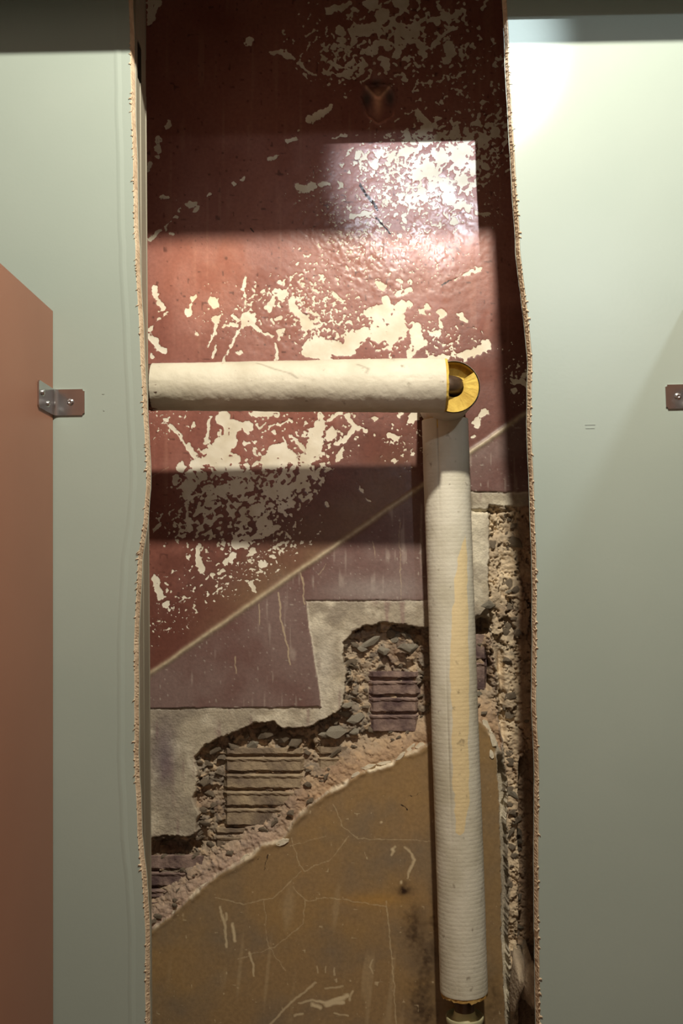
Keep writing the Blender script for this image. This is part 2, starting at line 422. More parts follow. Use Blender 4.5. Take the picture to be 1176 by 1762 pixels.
# pigment --------------------------------------------------------------------
C = np.zeros(PX.shape + (3,)); C[:] = s2l((152, 98, 84))
C = cmix(C, (132, 78, 66), np.clip(fbm(PX, PY, 90, 101) * .8 + .3, 0, 1))
C = cmix(C, (166, 112, 98), np.clip(fbm(PX, PY * .4, 50, 102) * .6, 0, 1))
C = cmix(C, (182, 142, 126), np.clip(bl, 0, 1) * .35)
streak = vnoise(PX, PY * .06, 7, 103)
C = cmix(C, (170, 120, 102), sm(streak, .72, .95) * .35)
C = cmix(C, (60, 34, 28), sm(vnoise(PX, PY, 6, 104), .88, .95) * .6)
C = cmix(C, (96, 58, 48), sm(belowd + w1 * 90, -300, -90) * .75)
# dusty brown film just above the scar and greyish bloom below it
C = cmix(C, (136, 112, 84), sm(belowd, -130, -5) * sm(belowd, 3, -3) * sm(PX, 300, 430) * (.35 + .3 * vnoise(PX, PY, 30, 105)) * sm(PX, 760, 640))
bd = sm(belowd, -2, 4)
C = cmix(C, (104, 67, 60), bd * .88)
dust = np.clip(.45 + fbm(PX, PY, 70, 106) * .9 + .5 * sm(PY - 900, 40, 260), 0, 1) * bd
C = cmix(C, (150, 134, 126), dust * .45)
C = cmix(C, (186, 170, 156), bd * sm(vnoise(PX, PY * .12, 5, 107), .8, .97) * .4)
C = cmix(C, (190, 180, 165), bd * sm(vnoise(PX, PY, 4, 108), .9, .97) * .6)
C = cmix(C, (168, 158, 150), np.exp(-(((PX - 650) / 90) ** 2 + ((PY - 1015) / 22) ** 2)) * .55)
C = cmix(C, (198, 182, 150), np.exp(-(rd / 4.0) ** 2) * (.75 + .3 * w3))
# bare plaster
pl = np.zeros_like(C); pl[:] = s2l((186, 174, 150))
pl = cmix(pl, (160, 148, 130), np.clip(fbm(PX, PY, 45, 111) + .35, 0, 1))
pl = cmix(pl, (222, 212, 188), np.clip(fbm(PX, PY, 34, 112) * 2.0, 0, 1))
pl = cmix(pl, (134, 122, 108), np.clip(fbm(PX, PY, 60, 114) * 1.6, 0, 1) * .7)
pl = cmix(pl, (224, 216, 196), np.exp(-((PX - 556 - w1 * 8) / 16) ** 2) * sm(PY, 1080, 1130) * .6)
pl = cmix(pl, (140, 108, 104), sm(vnoise(PX, PY * .15, 9, 113), .7, .95) * .5)
pl = cmix(pl, (112, 96, 100), np.exp(-(((PX - 283) / 20) ** 2 + ((PY - 1300) / 60) ** 2)) * .85)
pl = cmix(pl, (214, 204, 186), np.exp(-((sB - 2) / 1.5) ** 2) * .6)
C = C * (1 - bare[..., None]) + pl * bare[..., None]
# rubble
ru = np.zeros_like(C); ru[:] = s2l((172, 154, 130))
ru = cmix(ru, (140, 128, 112), sm(idc, .55, .75))
ru = cmix(ru, (198, 172, 138), sm(idd, .6, .9) * .7)
ru = cmix(ru, (132, 104, 86), np.clip(fbm(PX, PY, 40, 121), 0, 1))
ru = cmix(ru, (184, 150, 116), slope * sm(PX, 420, 560) * .75)
ru = cmix(ru, (184, 156, 138), slope * sm(PX, 560, 420) * .7)
C = C * (1 - cav[..., None]) + ru * cav[..., None]
ro = cmix(ru, (214, 194, 162), np.clip(.6 + fbm(PX, PY, 30, 122) * .8, 0, 1))
ro = cmix(ro, (150, 112, 84), sm(PX, 893, 899) * .6)
C = C * (1 - col_[..., None]) + ro * col_[..., None]
# brown slab
sl = np.zeros_like(C); sl[:] = s2l((152, 124, 86))
sl = cmix(sl, (162, 130, 82), np.clip(fbm(PX, PY, 90, 131) * 1.1, 0, 1))
sl = cmix(sl, (134, 116, 92), np.clip(fbm(PX, PY, 70, 132) * 1.1 + .1, 0, 1))
sl = cmix(sl, (182, 158, 120), sm(vnoise(PX + (PY - 1600) * .1, PY * .1, 12, 133), .74, .95) * .45 * sm(PY, 1480, 1560))
sl = cmix(sl, (196, 146, 60), np.exp(-(((PX - 650) / 60) ** 2 + ((PY - 1548) / 12) ** 2)) * .4)
for (cx, cy, rx, ry, k) in [(695,1530,13,12,.8),(712,1600,16,40,.6),(735,1650,16,50,.55),(728,1720,26,40,.5),(850,1720,16,40,.45),(745,1590,6,60,.5),(735,1745,20,18,.6)]:
    sl = cmix(sl, (52, 32, 18), np.clip(np.exp(-(((WX - cx) / rx) ** 2 + ((WY - cy) / ry) ** 2)) * k * (1 + w3 * .9), 0, 1))
C = C * (1 - slab[..., None]) + sl * slab[..., None]
C = cmix(C, (232, 218, 190), np.clip(np.exp(-((sS + 1) / 3.4) ** 2) * (PX > 258) * sm(vnoise(PX, PY, 16, 134), .35, .7) * (.6 + .4 * sm(PX, 500, 640)), 0, 1) * lowm * (1 - sm(PX, 780, 800) * sm(PY, 1300, 1330)))
# fixing tones
C = cmix(C, (226, 176, 142), np.exp(-(((np.abs(PX - 651) - (172 - PY) * .9) / 3.5) ** 2)) * sm(PY, 144, 150) * sm(PY, 174, 168) * sm(np.abs(PX - 651), 26, 20))
C = cmix(C, (206, 140, 116), np.exp(-(sh / 1.8) ** 2) * sm(PY, 185, 200) * .8)
C = cmix(C, (74, 66, 62), np.clip(np.exp(-(((PX - 632) / 9) ** 2 + ((PY - 170) / 16) ** 2)) + np.exp(-(((PX - 672) / 9) ** 2 + ((PY - 168) / 16) ** 2)), 0, 1) * .9)
C = cmix(C, (226, 170, 136), np.exp(-(((PX - 651) / 7) ** 2 + ((PY - 172) / 22) ** 2)) * .9)
C = cmix(C, (40, 26, 22), np.exp(-(((PX - 648) / 14) ** 2 + ((PY - 142) / 9) ** 2)) * .8)
chip = np.where((sB > -2) | (sS > -2) | (sh > -3), -20, chip)

# light marks: cracks and scratches on the slab and the paint
SCR = [([(400,1410)],.1),([(503,1440),(510,1475),(525,1500),(570,1478),(600,1440)],1.0),([(370,1545),(420,1555),(470,1545),(520,1500)],1.1),([(500,1455),(540,1445),(560,1440)],.9),([(575,1385),(590,1420),(615,1445),(740,1448)],.9),
 ([(505,1525),(525,1548),(580,1545),(665,1560)],1.0),([(665,1550),(672,1620),(683,1770)],1.3),([(525,1550),(520,1590),(470,1630),(410,1650)],1.0),([(455,1550),(460,1625),(490,1670)],.8),
 ([(462,1765),(510,1720),(545,1691)],2.2),([(515,1728),(540,1722),(560,1727),(600,1715)],(2,5)),([(552,1735),(540,1730)],4),([(604,1722),(608,1708)],2.5),([(508,1747),(522,1744)],2.5),([(548,1665),(550,1675)],1.6),([(562,1663),(562,1674)],1.6),([(577,1665),(577,1677)],1.8),
 ([(640,1650),(636,1665),(642,1675)],1.6),([(656,1416)],3.4),([(677,1464)],4.5),([(680,1458),(675,1472)],2.6),([(698,1459),(711,1470),(713,1482),(704,1500)],(2.2,3.4)),([(704,1500),(700,1510)],2.4),([(690,1517)],3.6),([(632,1478)],2.2),([(628,1468),(631,1478)],1.0),([(602,1690)],2),
 ([(380,1560),(386,1590),(390,1630)],2.6),([(398,1590),(405,1620)],3.5),([(430,1640),(438,1680)],2.6),([(348,1510)],3),([(358,1515)],3),([(390,1570),(386,1600)],2),([(562,1730),(590,1725)],5),([(690,1560)],1.5),([(729,1560)],1.4),([(745,1690)],2),([(560,1700),(590,1698)],1.6),([(575,1745),(600,1750)],2.2),([(835,1600)],1.6),
 ([(560,970),(548,990)],.9),([(479,1020),(482,1060),(497,1110),(499,1145)],1.7),([(520,985),(524,1040)],1.6),([(446,1040),(448,1075)],1.2),([(688,900),(690,1030)],.9),([(405,1130),(406,1158)],1.4),([(640,930),(645,960)],1.0),([(250,825),(290,805)],.8)]
scr = np.full(PX.shape, -20.0)
_wx, _wy = WX, WY
WX = PX + w1 * 4 + w3 * 1.6; WY = PY + w2 * 4 + w4 * 1.6
strokes(PX, PY, SCR, scr)
WX, WY = _wx, _wy
sp = (vnoise(PX, PY, 5, 141) - .93) * 25
scr = np.maximum(scr, np.where((sS > 4) , sp, -20))
scr = np.where((cav > .3) & (slab < .5), -20, scr)
# dark thin cracks
drk = np.full(PX.shape, -20.0)
WX = PX + w1 * 5 + w3 * 3; WY = PY + w2 * 5 + w4 * 3
strokes(PX, PY, [([(622,320),(632,340),(650,360)],2.6),([(650,375),(672,405)],1.6),([(388,690),(400,745)],.1),([(458,1470),(458,1500)],.8),([(442,1478)],1.4),([(760,490),(785,478)],1),([(430,395),(440,400)],1.2),([(690,1385),(700,1395)],.9),([(705,1370),(725,1365)],.8)], drk)
WX, WY = _wx, _wy

P3 = at(PX, PY, WALLD)
P3[..., 1] -= H / 1000.0
RG = mix(0.33, 0.5, sm(vnoise(PX, PY, 40, 151), .3, .8))
RG = mix(RG, 0.55, bd); RG = mix(RG, .9, bare); RG = mix(RG, .95, cav); RG = mix(RG, .46, slab); RG = mix(RG, .95, col_)


def region_mesh(name, fmask):
    rr, cc = np.nonzero(fmask)
    idx = np.arange(NY * NX).reshape(NY, NX)
    q = np.stack([idx[rr, cc], idx[rr + 1, cc], idx[rr + 1, cc + 1], idx[rr, cc + 1]], 1)
    used, inv = np.unique(q.ravel(), return_inverse=True)
    nf = len(q)
    me = bpy.data.meshes.new(name)
    me.vertices.add(len(used)); me.loops.add(nf * 4); me.polygons.add(nf)
    me.vertices.foreach_set('co', P3.reshape(-1, 3)[used].astype(np.float32).ravel())
    me.loops.foreach_set('vertex_index', inv.astype(np.int32))
    me.polygons.foreach_set('loop_start', np.arange(0, nf * 4, 4, dtype=np.int32))
    me.polygons.foreach_set('loop_total', np.full(nf, 4, dtype=np.int32))
    me.update(calc_edges=True)
    me.polygons.foreach_set('use_smooth', np.ones(nf, bool))
    def fa(nm, arr):
        a = me.attributes.new(nm, 'FLOAT', 'POINT'); a.data.foreach_set('value', arr.ravel()[used].astype(np.float32))
    fa('chip', chip); fa('mark', scr); fa('crack', drk); fa('gloss_rough', RG)
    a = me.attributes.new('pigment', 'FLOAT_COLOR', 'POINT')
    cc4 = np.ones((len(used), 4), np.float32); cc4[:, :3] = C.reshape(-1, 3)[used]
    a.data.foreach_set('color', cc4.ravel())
    return me


def wall_material():
    m = bpy.data.materials.new('old_wall_surface')
    nt, b = nodes(m)
    L = nt.links.new
    def attr(n, out='Fac'):
        a = nt.nodes.new('ShaderNodeAttribute'); a.attribute_name = n; return a.outputs[out]
    def noise(scale, detail=3):
        n = nt.nodes.new('ShaderNodeTexNoise'); n.inputs['Scale'].default_value = scale; n.inputs['Detail'].default_value = detail
        tc = nt.nodes.new('ShaderNodeTexCoord'); L(tc.outputs['Object'], n.inputs['Vector']); return n.outputs[0]
    def math_(op, a, b_=None, clamp=False):
        n = nt.nodes.new('ShaderNodeMath'); n.operation = op; n.use_clamp = clamp
        for i, v in enumerate((a, b_)):
            if v is None: continue
            if isinstance(v, (int, float)): n.inputs[i].default_value = v
            else: L(v, n.inputs[i])
        return n.outputs[0]
    fine = noise(420, 2)
    def mask(at_, k=2.2, wob=1.6):
        w = math_('MULTIPLY', math_('SUBTRACT', fine, .5), wob)
        return math_('ADD', math_('MULTIPLY', math_('ADD', attr(at_), w), k), .5, True)
    mc = mask('chip'); mk = mask('mark', 1.2, .5); md = mask('crack', 1.4, .6)
    def mixc(fac, a, b_):
        n = nt.nodes.new('ShaderNodeMix'); n.data_type = 'RGBA'
        L(fac, n.inputs[0])
        for s, v in ((6, a), (7, b_)):
            if isinstance(v, tuple): n.inputs[s].default_value = v
            else: L(v, n.inputs[s])
        return n.outputs[2]
    n2 = noise(22, 5)
    r = nt.nodes.new('ShaderNodeValToRGB')
    r.color_ramp.elements[0].position = .35; r.color_ramp.elements[0].color = c4((218, 206, 180))
    r.color_ramp.elements[1].position = .65; r.color_ramp.elements[1].color = c4((240, 232, 212))
    L(n2, r.inputs[0])
    v = nt.nodes.new('ShaderNodeMapRange'); L(noise(150, 6), v.inputs[0])
    v.inputs['From Min'].default_value = .3; v.inputs['From Max'].default_value = .7
    v.inputs['To Min'].default_value = .89; v.inputs['To Max'].default_value = 1.11
    vm = nt.nodes.new('ShaderNodeVectorMath'); vm.operation = 'SCALE'
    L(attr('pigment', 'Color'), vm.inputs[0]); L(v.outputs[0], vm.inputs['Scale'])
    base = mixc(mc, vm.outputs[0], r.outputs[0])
    thick = math_('MULTIPLY', attr('mark'), .33, True)
    base = mixc(math_('MULTIPLY', mk, math_('ADD', math_('MULTIPLY', thick, .65), .2)), base, c4((226, 206, 166)))
    base = mixc(md, base, c4((48, 30, 24)))
    L(base, b.inputs['Base Color'])
    ro = nt.nodes.new('ShaderNodeMix'); L(mc, ro.inputs[0]); L(attr('gloss_rough'), ro.inputs[2]); ro.inputs[3].default_value = .72
    L(ro.outputs[0], b.inputs['Roughness'])
    b1 = nt.nodes.new('ShaderNodeBump'); b1.inputs['Strength'].default_value = .5; b1.inputs['Distance'].default_value = .0012; b1.invert = True
    L(mc, b1.inputs['Height'])
    b2 = nt.nodes.new('ShaderNodeBump'); b2.inputs['Strength'].default_value = .5
    L(math_('MULTIPLY', math_('POWER', attr('gloss_rough'), 3.0), .004), b2.inputs['Distance'])
    L(noise(260, 6), b2.inputs['Height']); L(b1.outputs[0], b2.inputs['Normal'])
    L(b2.outputs[0], b.inputs['Normal'])
    return m


MAT_WALL = wall_material()
fc = lambda A: A[:-1, :-1]
m_slab = fc(sS) > 0
m_cav = (fc(sC) > 0) & ~m_slab
m_col = (fc(sR) > 0) & ~m_slab & ~m_cav
m_bare = (fc(sB) > 0) & ~m_slab & ~m_cav & ~m_col
m_paint = ~(m_slab | m_cav | m_col | m_bare)
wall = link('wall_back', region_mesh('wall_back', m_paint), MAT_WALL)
tag(wall, 'old oxblood-red painted wall with flaking cream patches behind the opening', kind='structure')
for nm, mk_, lb in (('bare_plaster', m_bare, 'stepped strip of bare grey plaster'), ('mortar_bed', m_cav, 'rough broken mortar bed'),
                    ('rubble_edge', m_col, 'coarse rubble edge beside the right panel'), ('brown_plaster', m_slab, 'brown painted plaster with a diagonal broken edge')):
    o = link(nm, region_mesh(nm, mk_), MAT_WALL); o.parent = wall; o['label'] = lb
# plain rest of the same wall around the visible piece
def quad_ring():
    x0, x1, z0, z1 = -1.25, 1.25, 0.0, 3.0
    c = [at(gx[0], gy[0], WALLD), at(gx[-1], gy[0], WALLD), at(gx[-1], gy[-1], WALLD), at(gx[0], gy[-1], WALLD)]
    y = WALLD - 1.5 + .004
    inn = [(p[0] + dx, y, p[2] + dz) for p, dx, dz in zip(c, (.004, -.004, -.004, .004), (-.004, -.004, .004, .004))]
    out = [(x0, y, z1), (x1, y, z1), (x1, y, z0), (x0, y, z0)]
    return pyd('wall_rest', inn + out, [(0, 1, 5, 4), (1, 2, 6, 5), (2, 3, 7, 6), (3, 0, 4, 7)])
MAT_RED = mat_noise('red_paint_rest', (116, 56, 48), (136, 72, 62), scale=6, rough=.45, bump=.1)
o = link('painted_surround', quad_ring(), MAT_RED); o.parent = wall
# body of the wall behind the relief
o = link('wall_core', box_mesh('wall_core', -1.25, 1.25, .40, .55, 0, 3.0), MAT_CHUNKG); o.parent = wall

# ------------------------------------------------------------------ ribbed hollow bricks set in the cavity
PXM = WALLD / F   # metres per pixel at the wall


def brick_mesh(name, x0, x1, y0, y1, grooves, seed, face=-20.0):
    """ribbed block, px corners; grooves = list of py of groove centres"""
    r = np.random.RandomState(seed)
    prof = []  # (py, depth mm)
    y = y0
    prof.append((y0, face - 14)); prof.append((y0 + 1.5, face))
    for g in grooves:
        prof += [(g - 6, face), (g - 4.5, face - .6), (g - 3.6, face - 8), (g + .8, face - 8.5), (g + 3.2, face - 3), (g + 4.6, face + 2.2), (g + 6.8, face + 1.4), (g + 9, face - .2)]
    prof += [(y1 - 1.5, face), (y1, face - 14)]
    prof = [p for p in prof if y0 <= p[0] <= y1]
    nx = max(6, int((x1 - x0) / 7))
    verts = []; faces = []
    for (py, h) in prof:
        for i in range(nx + 1):
            px = x0 + (x1 - x0) * i / nx
            hh = h + r.randn() * .45
            if i in (0, nx): hh = min(hh, face - 12)
            jx = px + (r.randn() * 1.2 if i in (0, nx) else 0)
            p = at(jx, py + r.randn() * .35, WALLD); p[1] -= hh / 1000
            verts.append(p)
    for j in range(len(prof) - 1):
        for i in range(nx):
            a = j * (nx + 1) + i
            faces.append((a, a + nx + 1, a + nx + 2, a + 1))
    # close the back
    n0 = len(verts)
    for (px, py) in ((x0, y0), (x1, y0), (x1, y1), (x0, y1)):
        p = at(px, py, WALLD); p[1] += (-face + 34) / 1000; verts.append(p)
    R0 = list(range(nx + 1)); Rl = [(len(prof) - 1) * (nx + 1) + i for i in range(nx + 1)]
    faces.append(tuple(R0 + [n0 + 1, n0])); faces.append(tuple(Rl[::-1] + [n0 + 3, n0 + 2]))
    Lc = [j * (nx + 1) for j in range(len(prof))]; Rc = [j * (nx + 1) + nx for j in range(len(prof))]
    faces.append(tuple(Lc[::-1] + [n0, n0 + 3])); faces.append(tuple(Rc + [n0 + 2, n0 + 1]))
    return pyd(name, verts, faces)


for k, (x0, x1, y0, y1, gr, f, m) in enumerate([
        (636, 724, 1157, 1262, (1172, 1201, 1231), -20, MAT_BRICK),
        (382, 523, 1290, 1425, (1305, 1334, 1364, 1394), -20, MAT_BRICK2),
        (544, 604, 1288, 1350, (1305, 1333), -22, MAT_BRICK2),
        (364, 424, 1430, 1480, (1443,), -22, MAT_BRICK2),
        (240, 352, 1478, 1572, (1505, 1535, 1555), -22, MAT_BRICK),
        (816, 842, 1092, 1190, (1140,), -26, MAT_BRICK)]):
    o = link('brick', brick_mesh('brick', x0, x1, y0, y1, gr, 300 + k, f), m); o.parent = wall

# ------------------------------------------------------------------ loose chunks of mortar lodged in the cavity and the edge
def chunk_mesh(seed, flat=.55):
    r = np.random.RandomState(seed)
    bm = bmesh.new()
    for i in range(15):
        v = r.randn(3); v /= np.linalg.norm(v)
        v *= (.8 + .3 * r.rand())
        bm.verts.new((v[0], v[1] * flat, v[2] * .75))
    res = bmesh.ops.convex_hull(bm, input=bm.verts)
    bmesh.ops.delete(bm, geom=[g for g in res['geom_interior'] if isinstance(g, bmesh.types.BMVert)], context='VERTS')
    me = bpy.data.meshes.new('mortar_chunk'); bm.to_mesh(me); bm.free()
    return me


CM = [chunk_mesh(500 + i) for i in range(8)]
CMG = [chunk_mesh(520 + i, .4) for i in range(5)]
for me in CM: me.materials.append(MAT_CHUNK)
for me in CMG: me.materials.append(MAT_CHUNKG)
def hgt(px, py):
    i = int(round((py + 70) / STEP)); j = int(round((px - 215) / STEP))
    i = min(max(i, 0), NY - 1); j = min(max(j, 0), NX - 1)
    return H[i, j]
def chunk(px, py, r, grey=False, lift=.25, squash=1.0, rot=None):
    me = random.choice(CMG if grey else CM)
    o = bpy.data.objects.new('mortar_chunk', me); COL.objects.link(o)
    o.parent = wall
    p = at(px, py, WALLD); p[1] -= hgt(px, py) / 1000 + lift * r * PXM
    o.location = p
    s = r * PXM
    o.scale = (s * random.uniform(1.0, 1.5), s * random.uniform(.6, 1.0), s * random.uniform(.65, .95) * squash)
    o.rotation_euler = (random.uniform(-.5, .5), random.uniform(-.6, .6) if rot is None else rot, random.uniform(-.6, .6))
    return o
for (x, y, r) in [(640,1106,16),(662,1122,14),(706,1118,22),(683,1100,12),(625,1118,10),(596,1232,14),(615,1240,16),(600,1215,9),(580,1262,16),(432,1290,17),(560,1268,12),(610,1262,11),(840,1040,14),(826,1196,10),(878,1018,6)]:
    chunk(x, y, r, True, .5)
for (x, y, r) in [(672,1092,14),(700,1094,10),(607,1140,9),(604,1170,8),(612,1112,8),(455,1268,14),(485,1272,16),(510,1280,15),(400,1290,14),(380,1310,12),(365,1295,10),(352,1320,11),(372,1335,9),(350,1350,12),
                  (358,1372,10),(345,1398,10),(362,1402,8),(350,1420,9),(420,1268,11),(540,1270,11),(528,1300,8),(532,1330,7),(528,1352,9),(534,1380,8),(560,1340,9),(445,1272,9),(400,1350,6),(575,1300,10),(610,1290,8),(640,1260,8),
                  (360,1460,9),(395,1470,8),(335,1478,10),(305,1480,12),(275,1482,10),(270,1580,10),(262,1588,8),(300,1560,7),(450,1430,9),(470,1420,8),(500,1400,8),(690,1148,9),(655,1150,8),(727,1160,6),(727,1200,6),(630,1190,6),(630,1220,6),
                  (820,1218,9),(835,1228,8),(828,1110,7),(838,1132,7)]:
    chunk(x, y, r, False, .3)
rr_ = random.Random(3)
for k in range(46):
    t = rr_.random()
    y = 880 + t * 830
    x0 = np.interp(y, [868, 1060, 1170, 1300, 1340, 1700], [846, 848, 862, 872, 876, 886])
    x = x0 + rr_.random() * (48 if y < 1290 else 20)
    chunk(x, y, rr_.uniform(5, 13), rr_.random() < .05, rr_.uniform(-.2, .1), 1.3)
pool = np.argwhere(m_cav & (np.abs(fc(toS) - 34) < 24) & (PX[:-1, :-1] > 262) & (PX[:-1, :-1] < 735))
for k in range(36):
    i, j = pool[rr_.randrange(len(pool))]
    chunk(PX[i, j], PY[i, j], rr_.uniform(2.5, 6), False, .1)
pool = np.argwhere(m_cav & (fc(sC) < 22) & (fc(toS) > 60) & (PX[:-1, :-1] > 262) & (PX[:-1, :-1] < 735))
for k in range(50):
    i, j = pool[rr_.randrange(len(pool))]
    chunk(PX[i, j], PY[i, j], rr_.uniform(5, 11), rr_.random() < .2, -.05)
# plaster flakes proud of the slab's broken rim
def flake(px, py, w, h, rot):
    r = np.random.RandomState(int(px + py))
    bm = bmesh.new()
    n = 9; top = []; bot = []
    for i in range(n):
        a = 2 * math.pi * i / n; q = .7 + .45 * r.rand()
        x, z = math.cos(a) * w * q, math.sin(a) * h * q
        top.append(bm.verts.new((x, -.0012 - .0012 * r.rand(), z))); bot.append(bm.verts.new((x * 1.1, .004, z * 1.1)))
    bm.faces.new(top[::-1]); bm.faces.new(bot)
    for i in range(n):
        bm.faces.new((top[i], top[(i + 1) % n], bot[(i + 1) % n], bot[i]))
    bmesh.ops.triangulate(bm, faces=bm.faces[:])
    bmesh.ops.recalc_face_normals(bm, faces=bm.faces[:])
    me = bpy.data.meshes.new('plaster_flake'); bm.to_mesh(me); bm.free()
    o = link('plaster_flake', me, MAT_PLASTERW); o.parent = wall
    p = at(px, py, WALLD); p[1] -= hgt(px, py) / 1000; o.location = p; o.rotation_euler = (0, rot, 0)
for (x, y, w, h, a) in [(706,1290,13,4,-.7),(690,1302,9,3,-.8),(664,1314,14,3,-.2),(634,1321,12,4,-.25),(724,1284,9,4,-.5),(486,1449,13,5,-.4),(838,1250,12,6,1.1),(849,1272,14,5,1.4),(847,1298,9,4,1.4),(612,1333,9,3,-.5),(420,1478,10,3,-.55),(350,1526,10,3,-.65),(300,1570,9,3,-.7)]:
    flake(x, y, w * PXM, h * PXM, a)

# ------------------------------------------------------------------ panels left and right of the opening
def edge_x(tab, y):
    t = np.array(tab, float); return np.interp(y, t[:, 0], t[:, 1])
LE = [(-200,221),(0,222),(100,224),(300,229),(450,233),(600,241),(700,246),(800,252),(840,252),(900,246),(960,237),(1100,231),(1300,231),(1440,236),(1520,245),(1600,250),(1762,251),(2000,252)]
RE = [(-200,860),(0,872),(120,878),(300,888),(440,897),(500,903),(560,912),(620,916),(720,915),(800,917),(900,921),(1000,925),(1200,923),(1330,928),(1450,927),(1600,928),(1762,930),(2000,933)]
DP = 1.5
CEIL = 2.96


def board(side, tab, name, label):
    """plasterboard-like panel, irregular sawn edge; side -1 left, +1 right"""
    ys = np.arange(-200, 2000, 2.6)
    ex = edge_x(tab, ys) + fbm(ys, ys * 0, 60, 201 + side, 3) * 1.5
    P = at(ex, ys, DP)
    xs = P[:, 0]; zs = P[:, 2]
    # extend to floor and ceiling
    xs = np.concatenate([[xs[0]], xs, [xs[-1]]]); zs = np.concatenate([[CEIL], zs, [0.002]])
    keep = np.ones(len(zs), bool)
    keep[1:-1] = (zs[1:-1] < CEIL - .01) & (zs[1:-1] > .01)
    xs = xs[keep]; zs = zs[keep]
    n = len(xs); T = .019
    far = side * 1.22
    r = np.random.RandomState(77 + side)
    def rows(cols):
        v = []
        for c in cols: v += [(c[0][i], c[1][i], zs[i]) for i in range(n)]
        f = []
        for j in range(len(cols) - 1):
            for i in range(n - 1):
                q = (j * n + i, (j + 1) * n + i, (j + 1) * n + i + 1, j * n + i + 1)
                f.append(q if side < 0 else q[::-1])
        return v, f
    one = np.ones(n)
    s = side
    inw = lambda d: xs + s * d      # d>0 goes into the board
    ridge = .0006 if side < 0 else 0.0
    cols = [(one * far, one * 0), (inw(.30), one * 0), (inw(.026), one * 0), (inw(.0225), -one * ridge * .8), (inw(.020), -one * ridge), (inw(.0175), -one * ridge * .6), (inw(.014), one * 0), (inw(.0005), one * 0.0), (inw(0), one * .0008)]
    v, f = rows(cols)
    nb = len(v)
    # back
    v += [(far, T, zs[i]) for i in range(n)] + [(xs[i] - s * .004, T, zs[i]) for i in range(n)]
    for i in range(n - 1):
        q = (nb + i, nb + i + 1, nb + n + i + 1, nb + n + i)
        f.append(q if side < 0 else q[::-1])
    me = pyd(name, v, f)
    b = link(name, me, MAT_PANEL)
    tag(b, label, 'panel')
    # cut edge
    j1 = r.randn(n) * .0003; j2 = r.randn(n) * .0005 ; j3 = r.randn(n) * .0005
    cut = [(xs, one * .0007), (xs - s * (.0010 + np.abs(j1)), .002 + j1), (xs - s * (.0022 + j2 * .6), .007 + j1), (xs - s * (.0034 + j3 * .6), .013 + j2), (xs - s * .0034, one * T)]
    v, f = rows(cut)
    e = link('cut_edge', pyd('cut_edge', v, f), MAT_EDGE); e.parent = b; e['label'] = 'rough tan sawn edge'
    # burrs of torn board along the edge
    vv = []; ff = []
    z = zs[-1] + .35
    rr = random.Random(5 + side)
    zmin, zmax = .45, 2.45
    z = zmin
    while z < zmax:
        z += rr.uniform(.003, .014) if rr.random() < .72 else rr.uniform(.015, .05)
        xe = float(np.interp(-z, -zs, xs))
        L = rr.choice([.002, .003, .003, .004, .0055]) * (1 if rr.random() < .93 else 1.9); w = rr.uniform(.0012, .0021); dr = rr.uniform(-.5, .9)
        p0 = Vector((xe - s * .0015, .0008, z))
        d = Vector((s * 1.0, -.35, -dr)).normalized()
        d2 = (d + Vector((0, -.2, -.7 * rr.random()))).normalized()
        pts = [p0, p0 + d * L * .5, p0 + d * L * .5 + d2 * L * .5]
        k0 = len(vv)
        for q, (pp, ww) in enumerate(zip(pts, (w, w * .9, w * .35))):
            for a in range(5):
                an = a * 2 * math.pi / 5
                vv.append(pp + Vector((0.3 * math.cos(an) * ww, math.sin(an) * ww, math.cos(an) * ww)))
        for q in range(2):
            for a in range(5):
                ff.append((k0 + q * 5 + a, k0 + q * 5 + (a + 1) % 5, k0 + (q + 1) * 5 + (a + 1) % 5, k0 + (q + 1) * 5 + a))
        ff.append(tuple(k0 + 10 + a for a in range(5)))
    bu = link('edge_burr', pyd('edge_burr', vv, ff, True), MAT_EDGE); bu.parent = b; bu['kind'] = 'stuff'
    return b


left_panel = board(-1, LE, 'wall_panel', 'grey-green coated wall panel left of the opening, beside the brown partition')
right_panel = board(1, RE, 'wall_panel', 'grey-green coated wall panel right of the opening')

# little nibs and a scratch on the coating
def nib(parent, px, py, w, h):
    p = at(px, py, DP)
    me = box_mesh('scuff', p[0] - w, p[0] + w, -.0006, .0004, p[2] - h, p[2] + h, .0002)
    wlink('scuff', me, MAT_PANEL, parent)
for q in [(178,678,.0018,.0006),(179,706,.001,.0012)]: nib(left_panel, *q)
for q in [(1016,731,.008,.0005),(1016,737,.007,.0005)]: nib(right_panel, *q)

